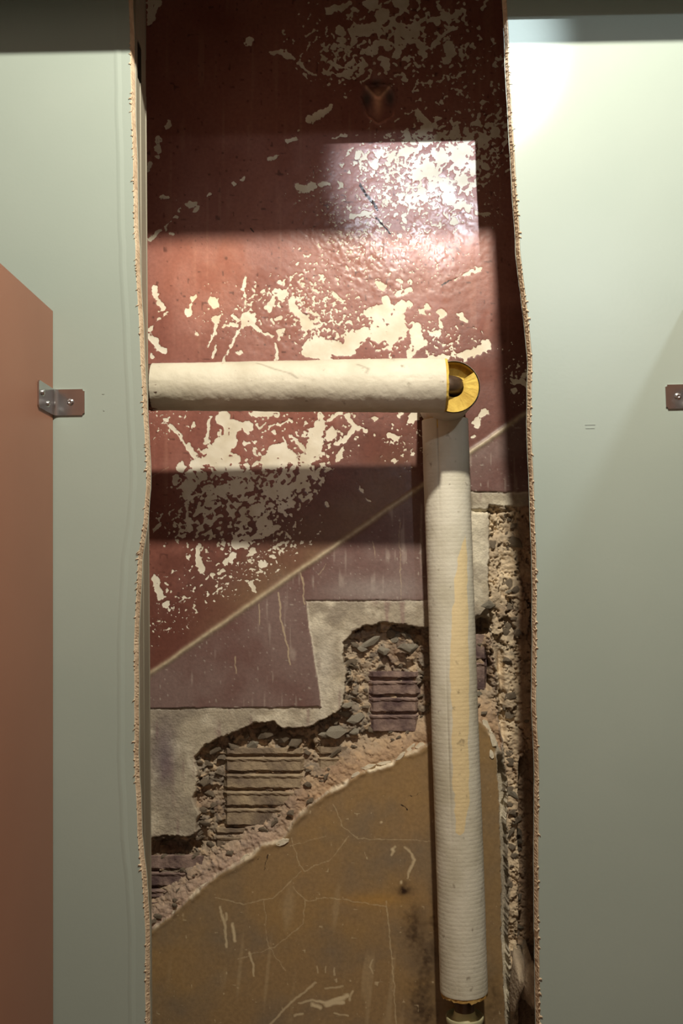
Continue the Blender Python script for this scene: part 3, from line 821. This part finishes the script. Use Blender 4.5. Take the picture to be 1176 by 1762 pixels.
# galvanised studs behind the boards
def stud(side, px_back, label):
    """C-section stud whose web faces the opening; a punched slot high up"""
    s = side
    p = at(px_back, 881, 1.597)
    # a vertical plane; keep x where its back edge stands in the photo
    xw = p[0]
    y0, y1 = .0195, .097
    bm = bmesh.new()
    def quad(pts): bm.faces.new([bm.verts.new(q) for q in pts])
    z0, z1 = .004, CEIL - .004
    sz = at(240, 100, 1.53)[2]
    sl0, sl1 = sz - .032, sz + .032; sy0, sy1 = y0 + .010, y0 + .040
    for (a, b, c, d) in ((y0, y1, z0, sl0), (y0, y1, sl1, z1), (y0, sy0, sl0, sl1), (sy1, y1, sl0, sl1)):
        quad([(xw, a, c), (xw, b, c), (xw, b, d), (xw, a, d)])
    xi = xw + s * .0015
    for (a, b, c, d) in ((y0, y1, z0, sl0), (y0, y1, sl1, z1), (y0, sy0, sl0, sl1), (sy1, y1, sl0, sl1)):
        quad([(xi, a, c), (xi, a, d), (xi, b, d), (xi, b, c)])
    xf = xw + s * .045
    for yy, y2 in ((y0, y0 + .0012), (y1, y1 - .0012)):
        quad([(xw, yy, z0), (xw, yy, z1), (xf, yy, z1), (xf, yy, z0)])
        quad([(xw, y2, z0), (xf, y2, z0), (xf, y2, z1), (xw, y2, z1)])
    # rolled beads along the web
    for yb in (.030, .075):
        me = None
        for k in range(4):
            a0 = math.pi * k / 4; a1 = math.pi * (k + 1) / 4
            for (za, zb) in ((z0, sl0), (sl1, z1)):
                quad([(xw - s * .0012 * math.sin(a0), y0 + yb - .002 * math.cos(a0), za), (xw - s * .0012 * math.sin(a1), y0 + yb - .002 * math.cos(a1), za),
                      (xw - s * .0012 * math.sin(a1), y0 + yb - .002 * math.cos(a1), zb), (xw - s * .0012 * math.sin(a0), y0 + yb - .002 * math.cos(a0), zb)])
    me = bpy.data.meshes.new('metal_stud'); bm.to_mesh(me); bm.free()
    o = link('metal_stud', me, MAT_STUD); tag(o, label, 'stud')
    return o
stud(-1, 256, 'grey metal stud behind the left panel edge, with a punched slot near the top')
stud(1, 945, 'grey metal stud hidden close behind the right panel edge')

# header board above the opening and the room's shell
hz = at(588, -60, 1.5)[2]
HEAD_Z = 2.33
hb = link('wall_header', box_mesh('wall_header', -1.22, 1.22, -.092, -.082, HEAD_Z, CEIL, .001), MAT_PANEL)
tag(hb, 'thin drop board hanging from the ceiling in front of the panels', kind='structure')
link('ceiling', box_mesh('ceiling', -1.25, 1.25, -3.2, .5, CEIL + .002, CEIL + .08), MAT_CEIL)['kind'] = 'structure'
link('floor', box_mesh('floor', -1.25, 1.25, -3.2, .55, -.08, 0), MAT_FLOOR)['kind'] = 'structure'

# ------------------------------------------------------------------ brown cubicle partition and brackets
xp = at(92, 535, 1.5)[0]; zp = at(92, 535, 1.5)[2]
part_o = link('partition_panel', box_mesh('partition_panel', xp - .013, xp, -1.35, -.0015, .12, zp, .0012), MAT_DOORP)
tag(part_o, 'brown partition standing at right angles to the left panel', 'partition')
foot = link('partition_foot', box_mesh('partition_foot', xp - .010, xp - .003, -1.0, -.9, .001, .121), MAT_CHROME); foot.parent = part_o
foot = link('partition_foot', box_mesh('partition_foot', xp - .010, xp - .003, -.2, -.1, .001, .121), MAT_CHROME); foot.parent = part_o
xq = at(1192, 700, 1.5)[0]
part_r = link('partition_panel', box_mesh('partition_panel', xq, xq + .013, -1.35, -.0015, .12, zp, .0012), MAT_DOORP)
tag(part_r, 'brown partition past the right edge of the right panel', 'partition')
foot = link('partition_foot', box_mesh('partition_foot', xq + .003, xq + .010, -1.0, -.9, .001, .121), MAT_CHROME); foot.parent = part_r


def screw_mesh(r=.0055):
    bm = bmesh.new()
    prof = [(r, 0), (r * .98, r * .25), (r * .8, r * .5), (r * .45, r * .66), (r * .3, r * .60), (0.0001, r * .35)]
    n = 16; ring = []
    for (a, h) in prof:
        ring.append([bm.verts.new((a * math.cos(2 * math.pi * i / n), -h, a * math.sin(2 * math.pi * i / n))) for i in range(n)])
    for j in range(len(ring) - 1):
        for i in range(n):
            f = bm.faces.new((ring[j][i], ring[j][(i + 1) % n], ring[j + 1][(i + 1) % n], ring[j + 1][i])); f.smooth = True
    # cross slot ribs
    me = bpy.data.meshes.new('screw'); bm.to_mesh(me); bm.free(); me.materials.append(MAT_CHROME)
    return me


SCR_M = screw_mesh()
def bracket(side, xface, pxA, pxB, pyT, pyB, label):
    """L bracket; one leaf on the panel (y=0), the other on the partition face x=xface"""
    s = side  # +1: the panel leaf extends to +x
    t = .0022
    zt = at(pxA, pyT, 1.497)[2]; zb = at(pxA, pyB, 1.497)[2]; H_ = zt - zb
    xo = at(pxB, pyT, 1.497)[0]
    W = abs(xo - xface); D = .080
    # cross-section (x,y) outline of L with rounded corner
    sec = [(0, -D), (s * t, -D)]
    R = .006
    for k in range(5):
        a = math.pi / 2 * k / 4
        sec.append((s * (t + R - R * math.cos(a)), -t - R + R * math.sin(a)))
    sec += [(s * W, -t), (s * W, -.0001), (s * t, -.0001), (0, -t)]
    bm = bmesh.new()
    lo = [bm.verts.new((xface + s * .0002 + x, y, zb)) for x, y in sec]; hi = [bm.verts.new((xface + s * .0002 + x, y, zt)) for x, y in sec]
    n = len(sec)
    for i in range(n): bm.faces.new((lo[i], lo[(i + 1) % n], hi[(i + 1) % n], hi[i]))
    bm.faces.new(lo[::-1]); bm.faces.new(hi)
    bmesh.ops.recalc_face_normals(bm, faces=bm.faces[:])
    # round the four leaf corners
    es = [e for e in bm.edges if abs(e.verts[0].co.z - e.verts[1].co.z) < 1e-6 and (
        all(abs(v.co.x - (xface + s * (W + .0002))) < 1e-6 for v in e.verts) or all(abs(v.co.y + D) < 1e-6 for v in e.verts))]
    bmesh.ops.bevel(bm, geom=es, offset=.003, segments=3, affect='EDGES')
    me = bpy.data.meshes.new('corner_bracket'); bm.to_mesh(me); bm.free()
    o = link('corner_bracket', me, MAT_CHROME); tag(o, label, 'bracket')
    zc = (zt + zb) / 2
    def scr_at(loc, rz):
        q = bpy.data.objects.new('screw', SCR_M); COL.objects.link(q); q.parent = o; q.location = loc; q.rotation_euler = (0, 0, rz); return q
    scr_at((xface + s * W * .55, -t, zc), 0)
    scr_at((xface + s * t, -.062, zc + .004), s * math.pi / 2)
    w = bpy.data.objects.new('rivet', SCR_M); COL.objects.link(w); w.parent = o; w.location = (xface + s * t, -.036, zc - .008); w.scale = (.9, .9, .9); w.rotation_euler = (0, 0, s * math.pi / 2)
    return o
bracket(1, xp, 98, 145, 670, 715, 'chrome corner bracket joining the brown partition to the left panel')
bracket(-1, xq, 1180, 1146, 661, 703, 'chrome corner bracket cut by the right edge of the photo')

# ------------------------------------------------------------------ insulated pipe
def canvas_mat(name, c1, c2, stain):
    m = bpy.data.materials.new(name); nt, b = nodes(m); L = nt.links.new
    tc = nt.nodes.new('ShaderNodeTexCoord')
    n = nt.nodes.new('ShaderNodeTexNoise'); n.inputs['Scale'].default_value = 14; n.inputs['Detail'].default_value = 6
    L(tc.outputs['Object'], n.inputs['Vector'])
    r = nt.nodes.new('ShaderNodeValToRGB'); r.color_ramp.elements[0].position = .35; r.color_ramp.elements[1].position = .6
    r.color_ramp.elements[0].color = c4(c1); r.color_ramp.elements[1].color = c4(c2); L(n.outputs[0], r.inputs[0])
    a = nt.nodes.new('ShaderNodeAttribute'); a.attribute_name = 'stain'
    mr = nt.nodes.new('ShaderNodeMapRange'); L(a.outputs['Fac'], mr.inputs[0]); mr.inputs['From Min'].default_value = -.02; mr.inputs['From Max'].default_value = .02
    mx = nt.nodes.new('ShaderNodeMix'); mx.data_type = 'RGBA'; L(mr.outputs[0], mx.inputs[0]); L(r.outputs[0], mx.inputs[6]); mx.inputs[7].default_value = c4(stain)
    # grime specks
    n3 = nt.nodes.new('ShaderNodeTexNoise'); n3.inputs['Scale'].default_value = 60; n3.inputs['Detail'].default_value = 8; L(tc.outputs['Object'], n3.inputs['Vector'])
    r3 = nt.nodes.new('ShaderNodeValToRGB'); r3.color_ramp.elements[0].position = .66; r3.color_ramp.elements[0].color = (0, 0, 0, 1); r3.color_ramp.elements[1].position = .74; r3.color_ramp.elements[1].color = (.55, .55, .55, 1)
    L(n3.outputs[0], r3.inputs[0])
    a2 = nt.nodes.new('ShaderNodeAttribute'); a2.attribute_name = 'grime'
    ad = nt.nodes.new('ShaderNodeMath'); ad.operation = 'MAXIMUM'; L(r3.outputs[0], ad.inputs[0]); L(a2.outputs['Fac'], ad.inputs[1])
    mx2 = nt.nodes.new('ShaderNodeMix'); mx2.data_type = 'RGBA'; L(ad.outputs[0], mx2.inputs[0]); L(mx.outputs[2], mx2.inputs[6]); mx2.inputs[7].default_value = c4((112, 96, 76))
    L(mx2.outputs[2], b.inputs['Base Color'])
    b.inputs['Roughness'].default_value = .62
    bp = nt.nodes.new('ShaderNodeBump'); bp.inputs['Strength'].default_value = .35; bp.inputs['Distance'].default_value = .0012
    n2 = nt.nodes.new('ShaderNodeTexNoise'); n2.inputs['Scale'].default_value = 220; n2.inputs['Detail'].default_value = 4; L(tc.outputs['Object'], n2.inputs['Vector'])
    L(n2.outputs[0], bp.inputs['Height']); L(bp.outputs[0], b.inputs['Normal'])
    return m


MAT_CANVAS = canvas_mat('canvas_jacket', (196, 188, 166), (214, 207, 186), (226, 206, 158))
MAT_WRAP = canvas_mat('banded_wrap', (202, 195, 172), (221, 215, 195), (230, 208, 160))
MAT_GLUE = mat_noise('old_glue_edge', (176, 132, 62), (206, 172, 104), scale=60, rough=.8, bump=.4, bscale=200)


def tube(name, A, B, ra, rb, disp, na=96, nl=200, attrs=None):
    """open tube from A to B, with radial displacement function disp(u along 0..1, angle) and per-vertex attributes"""
    A = Vector(A); B = Vector(B); ax = (B - A)
    L_ = ax.length; d = ax.normalized()
    e1 = Vector((0, -1, 0)); e1 = (e1 - d * e1.dot(d)).normalized(); e2 = d.cross(e1)   # e1 faces the camera
    u = np.linspace(0, 1, nl + 1); th = np.linspace(0, 2 * math.pi, na, endpoint=False)
    U, T = np.meshgrid(u, th, indexing='ij')
    r = ra + (rb - ra) * U + disp(U, T)
    Ax = np.array(A); D = np.array(ax); E1 = np.array(e1); E2 = np.array(e2)
    P = Ax + U[..., None] * D + r[..., None] * (np.cos(T)[..., None] * E1 + np.sin(T)[..., None] * E2)
    verts = P.reshape(-1, 3)
    faces = []
    for i in range(nl):
        for j in range(na):
            a = i * na + j; b = i * na + (j + 1) % na
            faces.append((a, b, b + na, a + na))
    me = pyd(name, verts, faces, True)
    for nm, fn in (attrs or {}).items():
        at_ = me.attributes.new(nm, 'FLOAT', 'POINT'); at_.data.foreach_set('value', fn(U, T).ravel().astype(np.float32))
    return me, P


def bare_tube(name, pts, r, n=20, smooth=True):
    verts = []; faces = []
    pts = [Vector(p) for p in pts]
    prev = None
    for i, p in enumerate(pts):
        d = (pts[min(i + 1, len(pts) - 1)] - pts[max(i - 1, 0)]).normalized()
        e1 = Vector((0, 0, 1)) if abs(d.z) < .9 else Vector((0, 1, 0))
        if prev is not None: e1 = prev
        e1 = (e1 - d * e1.dot(d)).normalized(); prev = e1; e2 = d.cross(e1)
        rr = r[i] if isinstance(r, (list, tuple)) else r
        for k in range(n):
            a = 2 * math.pi * k / n
            verts.append(p + (e1 * math.cos(a) + e2 * math.sin(a)) * rr)
    for i in range(len(pts) - 1):
        for k in range(n):
            faces.append((i * n + k, i * n + (k + 1) % n, (i + 1) * n + (k + 1) % n, (i + 1) * n + k))
    faces.append(tuple(range(n))[::-1]); faces.append(tuple((len(pts) - 1) * n + k for k in range(n)))
    return pyd(name, verts, faces, smooth)


pA = at(264, 666, 1.64); pB = at(764, 663, 1.64)          # horizontal sleeve axis ends
rA, rB = .0391, .0460
vT = at(766, 723, 1.765); vB = at(799, 1704, 1.765)            # vertical sleeve axis ends
rv = .0415
pipe = empty('insulated_pipe', (vB[0], vB[1], 0.0))
tag(pipe, 'white canvas-wrapped insulated pipe turning from horizontal down the wall', 'pipe')
bpy.context.view_layer.update()

def wrk(U, T):
    x = U * 480; y = T * 40
    lo = sm(np.cos(T - 0.0 ) , -1, 1)
    return fbm(x, y, 90, 401) * .0009 + (np.abs(fbm(x, y * 1.5, 26, 402)) - .3) * -.0012 + fbm(x, y, 9, 403) * .0003
def grime(U, T):
    g = np.zeros(U.shape)
    # two creased lines on the upper front and dirt near the open end
    for pts in ([(.36,.95),(.42,.55),(.48,.30),(.50,.12)], [(.70,.75),(.74,.5),(.73,.3)]):
        for (a, b) in zip(pts[:-1], pts[1:]):
            e = (b[0] - a[0], b[1] - a[1]); tt = np.clip(((U - a[0]) * e[0] * 36 + (T2(T) - a[1]) * e[1]) / (36 * e[0] ** 2 + e[1] ** 2), 0, 1)
            d = np.sqrt(((U - a[0] - tt * e[0]) * 6) ** 2 + (T2(T) - a[1] - tt * e[1]) ** 2)
            g = np.maximum(g, .5 * np.exp(-(d / .03) ** 2))
    return g
def T2(T):
    t = (T + math.pi) % (2 * math.pi) - math.pi
    return t * SGN
SGN = 1.0
# which way angle grows: e2 = d x e1, for d=+x, e1=-y -> e2=-z, so upward is negative
SGN = -1.0
me, P = tube('insulation_sleeve', pA, pB, rA, rB, wrk, 96, 220, {'stain': lambda U, T: -np.ones(U.shape), 'grime': grime})
sleeve_h = wlink('insulation_sleeve', me, MAT_CANVAS, pipe); sleeve_h['label'] = 'horizontal sleeve, wrinkled canvas'

def annulus(name, A, d, ro, ri, depth, ragged=.0008, n=64, seed=1, mat=MAT_FOAM, parent=None):
    """foam ring closing a sleeve end: face at A, pointing along d, going back by depth inside"""
    r = np.random.RandomState(seed)
    A = Vector(A); d = Vector(d).normalized()
    e1 = Vector((0, -1, 0)); 
    if abs(d.y) > .9: e1 = Vector((1, 0, 0))
    e1 = (e1 - d * e1.dot(d)).normalized(); e2 = d.cross(e1)
    rings = [(ro, -depth), (ro, 0), ((ro * .8 + ri * .2), .0008), ((ro + ri) / 2, 0), (ri, -.0004), (ri, -depth)]
    verts = []; faces = []
    for (q, h) in rings:
        for k in range(n):
            a = 2 * math.pi * k / n
            verts.append(A + d * (h + r.randn() * ragged * .5) + (e1 * math.cos(a) + e2 * math.sin(a)) * (q + r.randn() * ragged * .25))
    for i in range(len(rings) - 1):
        for k in range(n):
            faces.append((i * n + k, i * n + (k + 1) % n, (i + 1) * n + (k + 1) % n, (i + 1) * n + k))
    me = pyd(name, verts, faces, False)
    return wlink(name, me, mat, parent)
dh = Vector(pB) - Vector(pA)
annulus('foam_core', Vector(pB) + dh.normalized() * .004, dh, rB - .0016, .018, .02, seed=3, parent=sleeve_h)
annulus('foam_core', Vector(pA) - dh.normalized() * .006, -dh, rA - .0012, .018, .02, .006, seed=4, mat=MAT_TORN, parent=sleeve_h)

# vertical sleeve: banded wrap, seam, beige stain
vh = (Vector(vT) - Vector(vB)).length
NB = 140
def vd(U, T):
    b = np.abs(np.sin(U * NB * math.pi)) ** .6
    t = (T + math.pi) % (2 * math.pi) - math.pi
    seam = -.0014 * np.exp(-((t - (.45 - .10 * U)) / .014) ** 2)
    return (b - .7) * .00016 + fbm(U * 900, T * 38, 120, 411) * .0008 + seam + .0004 * fbm(U * 900, T * 38, 14, 412)
def vst(U, T):
    t = -((T + math.pi) % (2 * math.pi) - math.pi)
    lo = np.interp(U, [0, .18, .22, .30, .45, .70, .73, .78, 1], [9]*9)
    lo = np.interp(U, [0, .15, .25, .33, .45, .55, .65, .72, 1], [9, 1.2, .25, -.05, -.30, -.25, -.30, -.25, 9])
    hi = np.interp(U, [0, .15, .28, .40, .55, .66, .72, 1], [.75, .72, .70, .62, .50, .40, .10, -9])
    n = fbm(U * 900, T * 38, 30, 413) * .16
    return np.minimum(t - lo + n, hi - t + n * .7)
def vg(U, T):
    g = np.zeros(U.shape)
    t = -((T + math.pi) % (2 * math.pi) - math.pi)
    for (u, a, l) in [(.885,.35,.0035),(.70,.42,.0025),(.66,.3,.0025),(.63,.2,.002),(.58,.1,.0015),(.30,-.1,.0012),(.08,.3,.0015),(.12,0,.001)]:
        g = np.maximum(g, .9 * np.exp(-(((U - u) / l) ** 2 + ((t - a - (U - u) * 3) / .022) ** 2)))
    g = np.maximum(g, .45 * np.exp(-((-t - (.45 - .10 * U)) / .010) ** 2))
    return g
me, P = tube('insulation_sleeve', vT, vB, rv, rv * 1.0, vd, 112, 980, {'stain': vst, 'grime': vg})
sleeve_v = wlink('insulation_sleeve', me, MAT_WRAP, pipe); sleeve_v['label'] = 'vertical sleeve, banded wrap with a beige stain'
dv = Vector(vB) - Vector(vT)
annulus('foam_core', Vector(vT) - dv.normalized() * .001, -dv, rv - .0012, .017, .02, seed=5, parent=sleeve_v)
annulus('foam_core', Vector(vB) + dv.normalized() * .006, dv, rv - .0012, .019, .02, .002, seed=6, mat=MAT_GLUE, parent=sleeve_v)

# elbow sleeve: short piece running back to the wall, mitred, open upper side
eC = at(781, 666, 1.64); re = .0441
yb = vT[1] + .040
def elbow_sleeve():
    n = 72
    xcut = pB[0] - eC[0]
    outer = []; 
    jac_v = []; jac_f = []; foam_v = []; foam_f = []
    ri = .017
    def front(x, ang):
        f = eC[1] + 1.6 * max(0.0, xcut - x + .002)
        return f
    def sector(ang):                      # upper right part is cut deeper
        dg = math.degrees(ang) % 360
        return 1.0 if 38 < dg < 150 else 0.0
    for k in range(n):
        a = 2 * math.pi * k / n
        cx, cz = math.cos(a), math.sin(a)
        # small drift of the axis towards the vertical pipe further back
        xo, zo = eC[0] + re * cx, eC[2] + re * cz
        fo = front(re * cx, a); s_ = sector(a)
        jac_v += [(xo, fo - .0004, zo), (xo + .0006 * cx, fo + .001, zo + .0006 * cz), (xo + (vT[0] - eC[0]) * .4, (fo + yb) / 2, zo), (xo + (vT[0] - eC[0]), yb, zo)]
        r1 = re - .0018
        ff = fo + (.020 if s_ else 0) + .0002 * rng.randn()
        fi = front(ri * cx, a) + (.020 if s_ else .001)
        foam_v += [(eC[0] + r1 * cx, ff, eC[2] + r1 * cz), (eC[0] + (r1 * .6 + ri * .4) * cx, (ff + fi) / 2 + .0003 * rng.randn(), eC[2] + (r1 * .6 + ri * .4) * cz), (eC[0] + ri * cx, fi, eC[2] + ri * cz), (eC[0] + ri * cx, yb, eC[2] + ri * cz), (eC[0] + r1 * cx, fo + .0008, eC[2] + r1 * cz)]
    for k in range(n):
        k2 = (k + 1) % n
        for j in range(3):
            jac_f.append((k * 4 + j, k * 4 + j + 1, k2 * 4 + j + 1, k2 * 4 + j))
        # inside rim of the jacket in the open sector shows foam colour
        for j in range(3):
            foam_f.append((k * 5 + j, k * 5 + j + 1, k2 * 5 + j + 1, k2 * 5 + j))
        foam_f.append((k * 5 + 4, k * 5, k2 * 5, k2 * 5 + 4))
    return jac_v, jac_f, foam_v, foam_f
jv, jf, fv, ff_ = elbow_sleeve()
me = pyd('elbow_sleeve', jv, jf, True)
a_ = me.attributes.new('stain', 'FLOAT', 'POINT'); a_.data.foreach_set('value', [-1.0] * len(jv))
sleeve_e = wlink('elbow_sleeve', me, MAT_CANVAS, pipe); sleeve_e['label'] = 'short mitred sleeve at the bend, yellow foam face showing'
bm = bmesh.new(); bm.from_mesh(me); bm.free()
wlink('foam_core', pyd('foam_core', fv, ff_, False), MAT_FOAM, sleeve_e)

# the metal pipe itself
rp = .0155
hx = Vector(pB) - dh.normalized() * .09
B0 = Vector((eC[0] + .006 - .0, eC[1], eC[2] + .004))
pts = [Vector(pA) - dh.normalized() * .35]
st = Vector((pB[0] - .09, pB[1] + .0, eC[2] + .004))
pts += [st, Vector((B0.x - .022, B0.y - .003, B0.z))]
for k in range(1, 9):
    a = math.pi / 2 * k / 8
    pts.append(Vector((B0.x - .022 + .022 * math.sin(a), B0.y - .003 + .022 * (1 - math.cos(a)), B0.z)))
pts.append(Vector((B0.x, vT[1] - .03, B0.z)))
for k in range(1, 7):
    a = math.pi / 2 * k / 6
    pts.append(Vector((B0.x + (vT[0] - B0.x) * k / 6, vT[1] - .03 + .03 * math.sin(a), B0.z - .03 * (1 - math.cos(a)))))
pts.append(Vector((vT[0], vT[1], vT[2] - .05)))
wlink('pipe_elbow', bare_tube('pipe_elbow', pts, rp, 24), MAT_PIPE, pipe)
# lower end: bare pipe, flared cup fitting, pipe to the floor
vb = Vector(vB)
low_p = wlink('pipe_tail', bare_tube('pipe_tail', [vb + Vector((0, 0, .06)), vb + Vector((0, 0, -.045)), vb + Vector((.001, 0, -.3)), Vector((vb.x + .001, vb.y, .0))], [.0185, .0175, .0175, .0175], 24), MAT_PIPE, pipe)
MAT_CUP = mat_noise('green_cream_fitting', (128, 140, 108), (196, 186, 144), scale=22, rough=.5, bump=.3, bscale=80)
def lathe(name, c, prof, n=48):
    v = []; f = []
    for (r, z) in prof:
        for k in range(n):
            a = 2 * math.pi * k / n; v.append((c[0] + r * math.cos(a), c[1] + r * math.sin(a), c[2] + z))
    for i in range(len(prof) - 1):
        for k in range(n): f.append((i * n + k, i * n + (k + 1) % n, (i + 1) * n + (k + 1) % n, (i + 1) * n + k))
    return pyd(name, v, f, True)
cc = at(798, 1750, 1.765)
wlink('cup_fitting', lathe('cup_fitting', (vb.x, vb.y, cc[2]), [(.0178, .012), (.020, .002), (.024, -.002), (.028, .001), (.0318, .004), (.033, .002), (.0325, -.004), (.029, -.016), (.022, -.028), (.019, -.05), (.0178, -.06)]), MAT_CUP, pipe)['label'] = 'pale green flared fitting below the sleeve'

# mortar dollop bridging wall and right panel near the bottom
def dollop():
    outline = [(884,1640),(893,1648),(905,1662),(918,1668),(924,1672),(926,1742),(916,1738),(905,1722),(896,1714),(886,1740),(880,1762),(878,1700)]
    r = np.random.RandomState(9)
    front = []; bm = bmesh.new()
    for (px, py) in outline:
        p = at(px, py, 1.80 - .10 * np.clip((px - 890) / 36, 0, 1)); front.append(bm.verts.new(p))
    back = [bm.verts.new((v.co.x * 1.03, WALLD - 1.5 + .035, v.co.z)) for v in front]
    c = at(903, 1694, 1.745); cv = bm.verts.new(c)
    n = len(front)
    for i in range(n):
        bm.faces.new((front[i], cv, front[(i + 1) % n])); bm.faces.new((front[i], front[(i + 1) % n], back[(i + 1) % n], back[i]))
    bmesh.ops.subdivide_edges(bm, edges=bm.edges[:], cuts=2, use_grid_fill=True)
    for v in bm.verts: v.co += Vector(r.randn(3) * .0012)
    bmesh.ops.recalc_face_normals(bm, faces=bm.faces[:])
    me = bpy.data.meshes.new('mortar_lump'); bm.to_mesh(me); bm.free()
    me.polygons.foreach_set('use_smooth', [True] * len(me.polygons))
    o = link('mortar_lump', me, MAT_CHUNK); o.parent = wall
dollop()
